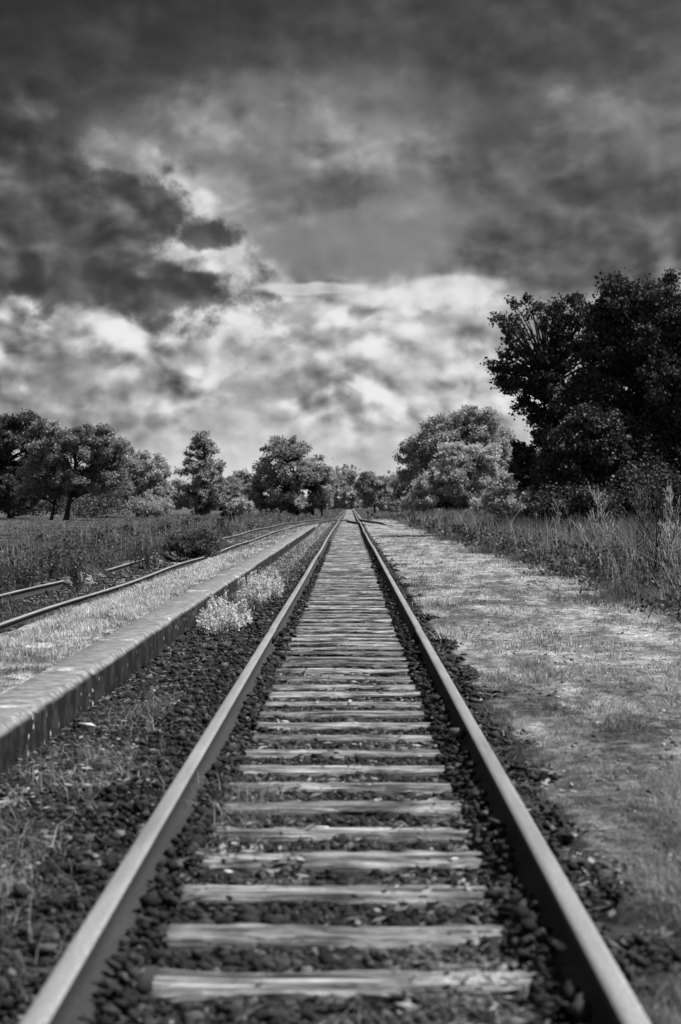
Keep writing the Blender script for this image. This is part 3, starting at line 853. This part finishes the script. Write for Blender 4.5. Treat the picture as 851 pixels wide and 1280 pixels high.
n = 20000
y = np.where(rng.random(n) < .4, rng.uniform(3.4, 14, n), inv_y(n, 3.4, 40)); x = rng.uniform(-1.95, 1.2, n); cl = fbm(x*2.2, y*2, 95)
keep = (np.abs(np.abs(x) - .7525) > .09) & (rng.random(n) < sstep(.35, .6, cl)); x, y = x[keep], y[keep]; n = len(x)
ph = np.abs(((y - FIRST)/SP + .5) % 1 - .5)*SP
z = np.where((np.abs(x) < 1.2) & (ph < .12), .012, gheight(x, y) + .03)
V, Qd, At = None, None, None
def litter():
    Pp = np.stack([x, y, z], -1); R_ = rand_rot(n); a = R_[:, :, 0]*np.array([1, 1, .3]); b_ = R_[:, :, 1]*np.array([1, 1, .35])
    sz = (.005 + .022*rng.random(n)**2.2)[:, None]; a = a*sz*1.6; b_ = b_*sz*.6
    V = np.stack([Pp - a, Pp + b_, Pp + a, Pp - b_], 1).reshape(-1, 3)
    tag(mesh('leaf_litter', V, (np.arange(n)*4)[:, None] + np.array([[0, 1, 2, 3]]), M['grass_dry'], attr={'tone': np.repeat(np.clip(rng.normal(.12, .28, n), 0, 1), 4)}),
        'small dry leaves and husks scattered over stones and sleepers', kind='stuff')
litter()

# withered strands beside the left rail in the foreground
n = 2600
cx = np.array([-1.55, -1.75, -1.35, -1.2, -1.6, -1.0, -1.45, .35, -.55]); cyy = np.array([5.9, 7.2, 6.3, 8.6, 9.2, 5.0, 11.5, 3.9, 7.6])
k = rng.integers(0, 9, n); x = cx[k] + rng.normal(0, .16, n); y = cyy[k] + rng.normal(0, .45, n)
x = np.clip(x, -1.93, -.82) * (k < 7) + x*(k >= 7)
tone = np.clip(rng.normal(.3, .25, n), 0, 1)
grass_obj('withered_grass', 'withered pale strands of grass lying among the dark stones', M['grass_dry'],
          [(P_(x, y, .0), rng.uniform(.05, .17, n), np.full(n, .0028), tone, dict(lean=1.1, curl=.9))])

# ------------------------------------------------------------------ foliage
def leaves(P, size, tone, up=.35, elong=1.5):
    """one folded leaf-shaped face per point"""
    n = len(P)
    R_ = rand_rot(n)
    a = R_[:, :, 0]; b = R_[:, :, 1]
    b = b*(1-up) + np.cross(a, np.array([0, 0, 1.0]))*up
    b /= np.linalg.norm(b, axis=1)[:, None] + 1e-9
    a = a*(size*elong*.5)[:, None]; b = b*(size*.5)[:, None]
    V = np.stack([P - a, P + b, P + a, P - b], 1).reshape(-1, 3)
    Q = (np.arange(n)*4)[:, None] + np.array([[0, 1, 2, 3]])
    return V, Q, np.repeat(tone, 4)

def bez(a, b, c, n=6):
    t_ = np.linspace(0, 1, n)[:, None]; a, b, c = map(lambda q: np.asarray(q, float), (a, b, c))
    return (1-t_)**2*a + 2*t_*(1-t_)*b + t_**2*c

def tree(name, label, D, trunk_px, ells, mat, bark, clumps=60, per=420, leaf=.16, clump_r=.9, group=None, cat='tree', trunks=None,
         rad=.2, base_z=None, twig=True, sub=7, flat=.75, seed=1, hollow=.35):
    """ells: (cx, cy, rx, ry, weight) in photo pixels at distance D, turned into metres; depth = width"""
    global rng
    keep_rng = rng; rng = np.random.default_rng(seed)
    k = D/F
    bx = wx(trunk_px, D); bz = float(gheight(np.array([bx]), np.array([D]))[0]) if base_z is None else base_z
    root = empty(name, (bx, D, bz)); tag(root, label, cat, group)
    wts = np.array([e[4] for e in ells], float); wts /= wts.sum()
    if cat == 'tree' and twig: clumps, per, clump_r, leaf = int(clumps*2.0), int(per*.80), clump_r*.70, leaf*.62
    cl = []; dens = []
    for i in range(clumps):
        e = ells[rng.choice(len(ells), p=wts)]; dens.append(e[5] if len(e) > 5 else 1.0)
        v = rng.normal(size=3); v /= np.linalg.norm(v); v *= rng.uniform(hollow, 1.0)**.5
        cl.append(((wx(e[0], D) - bx) + v[0]*e[2]*k, v[1]*e[2]*k*.95, wz(e[1], D) - bz + v[2]*e[3]*k))
    cl = np.array(cl); dens = np.array(dens)
    P, S, A = [], [], []
    tb = MB()
    tr = trunks or [((0, 0, -.3), None, rad)]
    topz = max(cl[:, 2]); botz = min(cl[:, 2])
    tips = []
    for (t0, t1, r0) in tr:
        if t1 is None: t1 = (np.mean(cl[:, 0])*.6, 0, topz*.62)
        mid = (np.array(t0) + np.array(t1))/2 + rng.normal(0, .05*topz*.3, 3)
        pts = bez(t0, mid, t1, 9)
        tb.tube(pts, np.linspace(r0, r0*.35, 9)*np.array([1.35] + [1]*8), 8)
        tips.append(pts)
    for ci, c in enumerate(cl):
        # branch from the nearest suitable trunk point below the clump
        best = None
        for pts in tips:
            cand = pts[2:]; cost = np.linalg.norm(cand - c, axis=1) + .8*np.maximum(cand[:, 2] - c[2] + .1*topz, 0)*2
            j_ = int(np.argmin(cost))
            if best is None or cost[j_] < best[0]: best = (cost[j_], cand[j_])
        s0 = best[1]; mid = (s0 + c)/2 + np.array([0, 0, .12*np.linalg.norm(c - s0)]) + rng.normal(0, .06*np.linalg.norm(c - s0), 3)
        tb.tube(bez(s0, mid, c, 6), np.linspace(rad*.34, rad*.07, 6), 5)
        ct = rng.uniform(0, 1)
        cr = clump_r*rng.uniform(.6, 1.25)
        for q in range(sub):
            v = rng.normal(size=3); v /= np.linalg.norm(v); sc_ = c + v*cr*np.array([1, 1, flat])*rng.uniform(.35, 1)
            if twig: tb.tube(np.array([c, (c+sc_)/2 + rng.normal(0, .05, 3), sc_]), np.array([rad*.09, rad*.06, rad*.03]), 3)
            m_ = max(3, int(per/sub*rng.uniform(.6, 1.4)*dens[ci]))
            pp = sc_ + rng.normal(0, 1, (m_, 3))*cr*rng.uniform(.22, .42)*np.array([1, 1, .8])
            P.append(pp); S.append(np.full(m_, leaf)*rng.uniform(.65, 1.3, m_)); A.append(np.clip(rng.normal(.25 + .5*ct, .2, m_), 0, 1))
    P = np.concatenate(P); S = np.concatenate(S); A = np.concatenate(A)
    ok = P[:, 2] > .12
    P, S, A = P[ok], S[ok], A[ok]
    V, Qd, At = leaves(P, S, A)
    mesh('crown', V, Qd, mat, root, {'tone': At})
    tb.build('trunk' if cat == 'tree' else 'stem', bark, root, smooth=True)
    rng = keep_rng
    return root

broad_weeds()
LD, LM, LL = M['leaf_dark'], M['leaf_mid'], M['leaf_light']
BK = M['bark']
# -- big dark trees on the right
tree('broadleaf_tree', 'largest dark tree filling the right edge of the photo', 66, 800,
     [(800, 470, 95, 125, 5), (860, 440, 80, 95, 3), (775, 400, 45, 50, 1), (790, 590, 110, 60, 3), (880, 560, 80, 90, 3)],
     LD, BK, clumps=240, per=420, leaf=.17, clump_r=.75, rad=.28, seed=11)
tree('airy_tree', 'tall dark tree with loose airy upper branches, left neighbour of the largest dark tree', 71, 690,
     [(665, 415, 50, 48, 2.6, .34), (705, 395, 36, 32, 1.5, .36), (628, 446, 34, 24, 1.2, .42), (640, 395, 28, 18, .7, .34), (650, 480, 30, 24, 1.2, .5), (700, 500, 50, 50, 3), (682, 580, 46, 50, 3), (660, 600, 30, 30, 1), (745, 440, 24, 60, 1.3, .7)],
     LD, BK, clumps=135, per=230, leaf=.17, clump_r=.5, rad=.22, seed=12)
tree('rounded_tree', 'lower rounded grey-leaved tree in front of the big dark trees', 60, 715,
     [(712, 590, 42, 52, 3), (740, 560, 40, 45, 2), (760, 600, 50, 40, 2)],
     leaf_mat('shaded_leaves', .02, .075, .15), BK, clumps=90, per=420, leaf=.15, clump_r=.6, rad=.16, seed=13)  # leaf colour darkened to stand for shade
# -- mid right
tree('broadleaf_tree', 'mid-sized rounded tree right of the track with pale leaves in front', 140, 572,
     [(578, 592, 42, 38, 3), (552, 605, 38, 28, 2), (600, 585, 28, 35, 1.5), (600, 622, 34, 16, 1.3), (535, 625, 38, 12, 1)],
     LL, BK, clumps=90, per=380, leaf=.24, clump_r=.85, rad=.2, seed=14)
tree('broadleaf_tree', 'taller tree behind the pale rounded tree right of the track', 156, 570,
     [(545, 560, 42, 40, 3), (595, 545, 34, 38, 2.5), (520, 585, 26, 35, 1.2), (570, 540, 30, 28, 1), (622, 565, 16, 34, 1)],
     LM, BK, clumps=120, per=320, leaf=.24, clump_r=.9, rad=.25, seed=15)
tree('broadleaf_tree', 'small bushy tree close to the right of the track near the vanishing point', 225, 468,
     [(466, 612, 21, 20, 3), (460, 600, 12, 10, 1)], LM, BK, clumps=50, per=260, leaf=.32, clump_r=.9, rad=.2, seed=16)
# -- left of the track
tree('broadleaf_tree', 'wide tree with an open left side, close left of the track', 165, 372,
     [(365, 585, 44, 36, 4, .6), (356, 560, 26, 18, 1.3, .5), (388, 603, 30, 30, 3, .8), (325, 590, 20, 14, .8, .4), (340, 618, 32, 20, 2.2), (375, 628, 40, 12, 1.6), (405, 612, 13, 24, .8)],
     LM, BK, clumps=135, per=250, leaf=.27, clump_r=.8, rad=.25, seed=17,
     trunks=[((0, 0, -.3), None, .25), ((1.7, .3, -.3), (1.6, .2, 2.6), .14), ((2.7, -.2, -.3), (2.4, 0, 2.4), .12)])
tree('conical_tree', 'narrow upright tree standing alone against the sky on the left', 180, 253,
     [(252, 600, 33, 34, 4, .7), (253, 575, 23, 24, 2, .6), (255, 553, 12, 14, 1, .6), (250, 622, 36, 18, 2.6)],
     LM, BK, clumps=110, per=230, leaf=.27, clump_r=.75, rad=.2, seed=18)
tree('forked_tree', 'spreading tree with dark forked leaning trunks in the left meadow', 128, 84,
     [(98, 566, 52, 36, 4), (70, 550, 38, 24, 2), (128, 556, 34, 26, 2), (60, 595, 34, 26, 2.2), (138, 592, 24, 30, 1.6), (105, 600, 44, 16, 2.0), (55, 612, 30, 14, 1)],
     leaf_mat('forked_tree_leaves', .08, .40, .45, .45), BK, clumps=150, per=300, leaf=.21, clump_r=.75, rad=.24, seed=19,
     trunks=[((-.1, 0, -.3), (.55, 0, 3.1), .27), ((-1.35, 0, -.3), (-.75, .2, 3.0), .17), ((.25, 0, 1.9), (-1.2, .2, 4.6), .14), ((.3, 0, 2.0), (2.4, .3, 4.0), .12), ((.5, 0, 2.6), (.8, .2, 6.0), .12)])
tree('broadleaf_tree', 'dark tall tree at the left edge behind the forked tree', 140, 14,
     [(12, 560, 42, 42, 4), (32, 535, 24, 18, 1.5), (-30, 560, 40, 50, 3), (10, 612, 55, 26, 3)],
     leaf_mat('edge_tree_leaves', .03, .16, .3, .5), BK, clumps=150, per=320, leaf=.23, clump_r=.8, rad=.3, seed=20)
tree('broadleaf_tree', 'pale sunlit rounded tree right behind the forked tree', 158, 172,
     [(176, 603, 36, 38, 3), (180, 586, 28, 22, 1.5), (150, 600, 30, 30, 1), (195, 618, 18, 18, 1)],
     LL, BK, clumps=95, per=300, leaf=.25, clump_r=.75, rad=.2, seed=21)

# far trees closing the horizon
far = [
 (118, 150, 608, 40, 30, 400, 'behind the forked tree at the meadow edge'), (206, 214, 618, 16, 12, 330, 'low between the pale rounded tree and the narrow upright tree'),
 (285, 290, 622, 22, 14, 300, 'small, just right of the narrow upright tree'), (304, 302, 608, 12, 17, 330, 'thin, in the gap left of the wide tree'),
 (427, 427, 612, 15, 22, 420, 'tall and hazy above the vanishing point'), (440, 446, 622, 12, 14, 520, 'low and hazy right of the vanishing point'),
 (412, 414, 610, 12, 20, 350, 'hazy, right behind the wide tree'), (488, 492, 614, 16, 18, 300, 'between the small bushy tree and the mid-sized rounded tree'),
 (505, 512, 618, 24, 20, 260, 'low, at the left foot of the mid-sized trees'), (640, 640, 600, 30, 38, 240, 'dim, behind the airy dark tree'),
 (434, 434, 626, 20, 7, 600, 'lowest one, exactly where the rails meet'), (60, 55, 612, 60, 26, 260, 'broad, behind the trees of the left meadow'),
]
far_mat = leaf_mat('far_leaves', .14, .48, .45)
for i, (tp, cx_, cy_, rx_, ry_, D_, what) in enumerate(far):
    tree('distant_tree', 'distant tree, ' + what, D_, tp, [(cx_, cy_, rx_, ry_, 3), (cx_ - rx_*.3, cy_ + ry_*.4, rx_*.8, ry_*.6, 2)], far_mat, BK,
         clumps=36, per=170, leaf=.0022*D_, clump_r=.0065*D_*min(rx_, ry_)/16, rad=.2, seed=40+i, group='distant trees on the horizon', twig=False, sub=5)

# shrubs
def shrub(label, D, px, py, rx, ry, mat, clumps=26, per=160, leaf=.06, seed=1, group='shrubs along the meadow and trees', name='shrub'):
    return tree(name, label, D, px, [(px, py, rx, ry, 3)], mat, BK, clumps=clumps, per=per, leaf=leaf, clump_r=rx*D/F*.33, rad=.02 + .0004*D*0,
                seed=seed, cat='shrub', group=group, sub=5)
shrub('dark sprawling bramble bush growing over the siding rails', 50, 242, 680, 32, 15, M['weed'], 60, 170, .055, 60)
shrub('small round dark bush in the meadow below the narrow upright tree', 118, 285, 646, 9, 9, LD, 20, 140, .10, 61)
shrub('pale loose shrub between the narrow upright tree and the wide tree', 128, 303, 634, 16, 12, LL, 26, 130, .13, 62)
shrub('dark low shrub under the airy dark tree', 64, 640, 628, 36, 18, LM, 50, 160, .09, 63)
shrub('pale leafy shrub at the right foot of the mid-sized trees', 92, 612, 632, 22, 12, LL, 36, 150, .10, 64)
shrub('low bushy shrub beside the track at the start of the tall grass', 150, 487, 632, 10, 9, LM, 22, 130, .13, 65)
shrub('low dark shrub under the forked tree near the left edge', 150, 30, 632, 28, 12, M['weed'], 30, 130, .15, 66)
shrub('long low hedge-like shrub behind the forked trunks', 150, 105, 627, 55, 15, M['weed'], 40, 140, .16, 67)
shrub('low shrub at the foot of the pale sunlit tree', 145, 185, 632, 28, 10, LM, 34, 130, .14, 68)
shrub('pale sunlit shrub at the right foot of the wide tree by the far track', 260, 411, 626, 6, 12, LL, 26, 130, .26, 71)
shrub('dark shrub in the tall grass under the rounded grey-leaved tree', 56, 720, 632, 50, 20, LD, 60, 170, .09, 69)
shrub('black shadowed shrub under the largest dark tree', 58, 820, 625, 60, 26, LD, 80, 180, .09, 70)

# flowering plants at the foot of the platform edge
def flower_plant(label, x, y, h, w, n, seed):
    global rng
    kr = rng; rng = np.random.default_rng(seed)
    z = float(gheight(np.array([x]), np.array([y]))[0])
    root = empty('flowering_plant', (x, y, z)); tag(root, label, 'plant', 'pale flowering plants below the platform')
    st = MB(); P, S, A = [], [], []
    for i in range(n):
        a = rng.uniform(0, 2*math.pi); r = w*math.sqrt(rng.random())
        hx = h*rng.uniform(.35, 1.15)*(1 - .35*(r/w)**2)*(.7 + .6*math.sin(a*2 + seed)**2)
        tip = np.array([r*math.cos(a)*1.1, r*math.sin(a)*2.2, hx]); b0 = np.array([tip[0]*.5, tip[1]*.5, -.02])
        st.tube(bez(b0, (b0+tip)/2 + np.array([0, 0, .06]), tip, 4), [.003, .0026, .002, .0016], 3)
        m_ = 26
        pp = tip + rng.normal(0, 1, (m_, 3))*np.array([.014, .014, .035]) - np.array([0, 0, .02])
        P.append(pp); S.append(rng.uniform(.014, .028, m_)); A.append(np.clip(rng.normal(.6, .3, m_), 0, 1))
        q = rng.uniform(.2, .8, (8, 1)); pp = b0*(1-q) + tip*q + rng.normal(0, .02, (8, 3))
        P.append(pp); S.append(rng.uniform(.012, .024, 8)); A.append(np.full(8, .05))
    V, Qd, At = leaves(np.concatenate(P), np.concatenate(S), np.concatenate(A))
    mesh('flowers', V, Qd, M['petal'], root, {'tone': At}); st.build('stem', M['grass_green'], root)
    rng = kr
flower_plant('nearer pale flowering plant at the foot of the platform edge', -1.48, 19.2, .36, .30, 130, 1)
flower_plant('pale flowering plant behind the nearer one, closer to the left rail', -1.36, 24.4, .40, .33, 130, 2)
flower_plant('small pale plant against the platform edge beside the nearer flowering plant', -1.72, 20.6, .30, .16, 50, 3)
flower_plant('small sparse pale plant furthest along the platform edge', -1.45, 28.5, .30, .24, 60, 4)

# tall weeds on the left
def weed(label, px, D, h, w, n, seed, mat, pale=.4, group='tall weeds beside the siding'):
    global rng
    kr = rng; rng = np.random.default_rng(seed)
    x = wx(px, D); z = float(gheight(np.array([x]), np.array([D]))[0])
    root = empty('tall_weed', (x, D, z)); tag(root, label, 'weed', group)
    st = MB(); P, S, A = [], [], []
    for i in range(n):
        b0 = np.array([rng.normal(0, w*.35), rng.normal(0, w*.35), -.03]); hh = h*rng.uniform(.5, 1.05)
        tip = b0 + np.array([rng.normal(0, w*.35), rng.normal(0, w*.35), hh])
        pts = bez(b0, (b0+tip)/2 + rng.normal(0, .03, 3), tip, 5)
        st.tube(pts, np.linspace(.006, .002, 5), 3)
        m_ = int(34*hh/.8); q = rng.uniform(.25, 1, (m_, 1)); 
        pp = b0*(1-q) + tip*q + rng.normal(0, .035, (m_, 3))
        P.append(pp); S.append(rng.uniform(.02, .045, m_)); A.append(np.clip(rng.normal(pale, .25, m_), 0, 1))
    V, Qd, At = leaves(np.concatenate(P), np.concatenate(S), np.concatenate(A), up=.1, elong=2.2)
    mesh('leaves', V, Qd, mat, root, {'tone': At}); st.build('stem', M['bark_mid'], root)
    rng = kr
weed('slender upright weed clump left of the far siding rail gap', 97, 32, .95, .22, 16, 5, M['weed'])
weed('leafy weed clump right at the end of the near piece of far siding rail', 185, 44, .85, .45, 34, 6, M['weed'])
weed('bushy dark weeds behind the siding rail at the left edge', 40, 33, .80, .55, 30, 7, M['weed'])
weed('dark weed clump between the leftmost weeds and the slender clump', 62, 36, .75, .4, 22, 8, LD)
weed('low weed clump beyond the slender upright clump', 130, 42, .6, .5, 24, 9, M['weed'])
weed('small upright weed beside the near siding rail beyond the bramble', 288, 76, .7, .2, 8, 10, M['weed'])
weed('low weed at the left edge beside the siding', 8, 30, .6, .4, 20, 12, M['weed'])

# bare saplings on the right
def sapling(label, px, D, h, lean, seed, mat, n=14, spread=.5, cat='sapling'):
    global rng
    kr = rng; rng = np.random.default_rng(seed)
    x = wx(px, D); z = float(gheight(np.array([x]), np.array([D]))[0])
    root = empty('bare_sapling', (x, D, z)); tag(root, label, cat, 'bare saplings in the tall grass')
    tip = np.array([lean[0], lean[1], h]); pts = bez((0, 0, -.1), (lean[0]*.3, 0, h*.5), tip, 9)
    tb = MB(); tb.tube(pts, np.linspace(.020, .006, 9), 5); tb.build('trunk', mat, root)
    br = MB()
    for i in range(n):
        j_ = rng.integers(2, 8); s0 = pts[j_]; L = h*spread*rng.uniform(.35, .9)*(1 - j_/14)
        a = rng.uniform(0, 2*math.pi); d_ = np.array([math.cos(a)*.45, math.sin(a)*.45, 1.0]); d_ /= np.linalg.norm(d_)
        e = s0 + d_*L; c_ = bez(s0, s0 + d_*L*.5 + np.array([math.cos(a), math.sin(a), 0])*L*.12, e, 5)
        br.tube(c_, np.linspace(.010, .0035, 5), 4)
        for q in range(5):
            s1 = c_[rng.integers(1, 4)]; d2 = d_ + rng.normal(0, .35, 3); d2 /= np.linalg.norm(d2)
            br.tube(np.array([s1, s1 + d2*L*.22, s1 + d2*L*.42 + np.array([0, 0, .03])]), [.006, .0045, .0025], 3)
    br.build('branch', mat, root)
    rng = kr
sapling('thin dark bare sapling nearest the right edge in the tall grass', 818, 24, 1.55, (.05, .1), 1, M['bark'], 16)
sapling('pale bare sapling leaning left above the tall grass', 768, 34, 1.6, (-.42, 0), 2, M['bark_pale'], 20, .55)
sapling('pale upright bare sapling behind the leaning one', 742, 37, 1.6, (.1, .1), 3, M['bark_pale'], 22, .6)
sapling('pale bushy bare sapling at the right edge', 838, 29, 1.6, (.0, .1), 4, M['bark_pale'], 26, .6)
sapling('grey bare sapling between the leaning one and the dark one', 793, 33, 1.55, (.12, .1), 5, M['bark_mid'], 20, .6)
sapling('pale sparse bare sapling at the foot of the rounded grey-leaved tree', 690, 46, 1.5, (.2, .1), 7, M['bark_pale'], 14, .5)
sapling('dead pale branch leaning hard to the left across the tall grass', 762, 29, 1.15, (-.75, 0), 8, M['bark_pale'], 9, .35)
sapling('tall thin grey bare sapling just left of the pale bushy one', 806, 30, 1.7, (-.1, .1), 9, M['bark_mid'], 26, .6)
sapling('pale low bare sapling at the foot of the dark nearest one', 832, 24, 1.1, (.12, .1), 10, M['bark_pale'], 22, .6)
sapling('short pale bare stem left of the other saplings', 715, 40, 1.45, (-.2, .1), 6, M['bark_mid'], 14, .5)

# ------------------------------------------------------------------ pale stones lying loose
def switch_stand(x, y):
    z = float(gheight(np.array([x]), np.array([y]))[0])
    r_ = empty('switch_stand', (x, y, z)); tag(r_, 'small dark switch stand beside the turnout right of the track', 'switch stand')
    mb = MB(); mb.box((-.28, -.14, -.02), (.28, .14, .06)); mb.build('base', M['rail_side'], r_)
    mb = MB(); mb.tube([(-.12, 0, .06), (-.12, 0, .42), (-.12, 0, .82)], [.045, .035, .03], 8); mb.build('post', M['rail_side'], r_)
    mb = MB(); mb.box((-.23, -.05, .62), (-.01, .05, .84)); mb.build('indicator', M['rail_side'], r_)
    mb = MB(); mb.tube([(.0, 0, .14), (.14, 0, .30), (.24, 0, .52)], [.022, .02, .018], 6); mb.build('lever', M['rail_side'], r_)
    mb = MB(); mb.tube([(.24, -.06, .55), (.24, .06, .55)], [.12, .12], 14); mb.build('counterweight', M['rail_side'], r_)
switch_stand(1.78, 137.0)
for (px, py, s, lb) in [(108, 901, .035, 'pale flat stone below the platform edge on the left'), (240, 884, .028, 'pale stone left of the left rail, nearer the platform'),
                        (193, 856, .022, 'small white stone beside the platform edge'), (304, 917, .030, 'pair-like white stone just inside the left rail'),
                        (356, 913, .032, 'flat white stone between two sleepers near the left rail'), (698, 1226, .045, 'large pale stone just inside the right rail at the bottom'),
                        (566, 1093, .030, 'white flat stone on a sleeper gap near the right rail'), (80, 1082, .032, 'grey pale stone left of the left rail at the bottom'),
                        (400, 1052, .028, 'pale stone between sleepers in the middle of the track')]:
    D = F*(CAMZ + .07)/(py - 630); x = wx(px, D)
    z = float(gheight(np.array([x]), np.array([D]))[0]) + s*.45
    if abs(x) < .6: z = max(z, -.01)
    V, T = stones(np.array([[0, 0, 0.0]]), np.array([s])); V = V*np.array([1.5, 1.0, .7])
    o = mesh('pale_stone', V, T, M['pale_stone']); o.location = (x, D, z); tag(o, lb, 'stone', 'pale loose stones around the track')
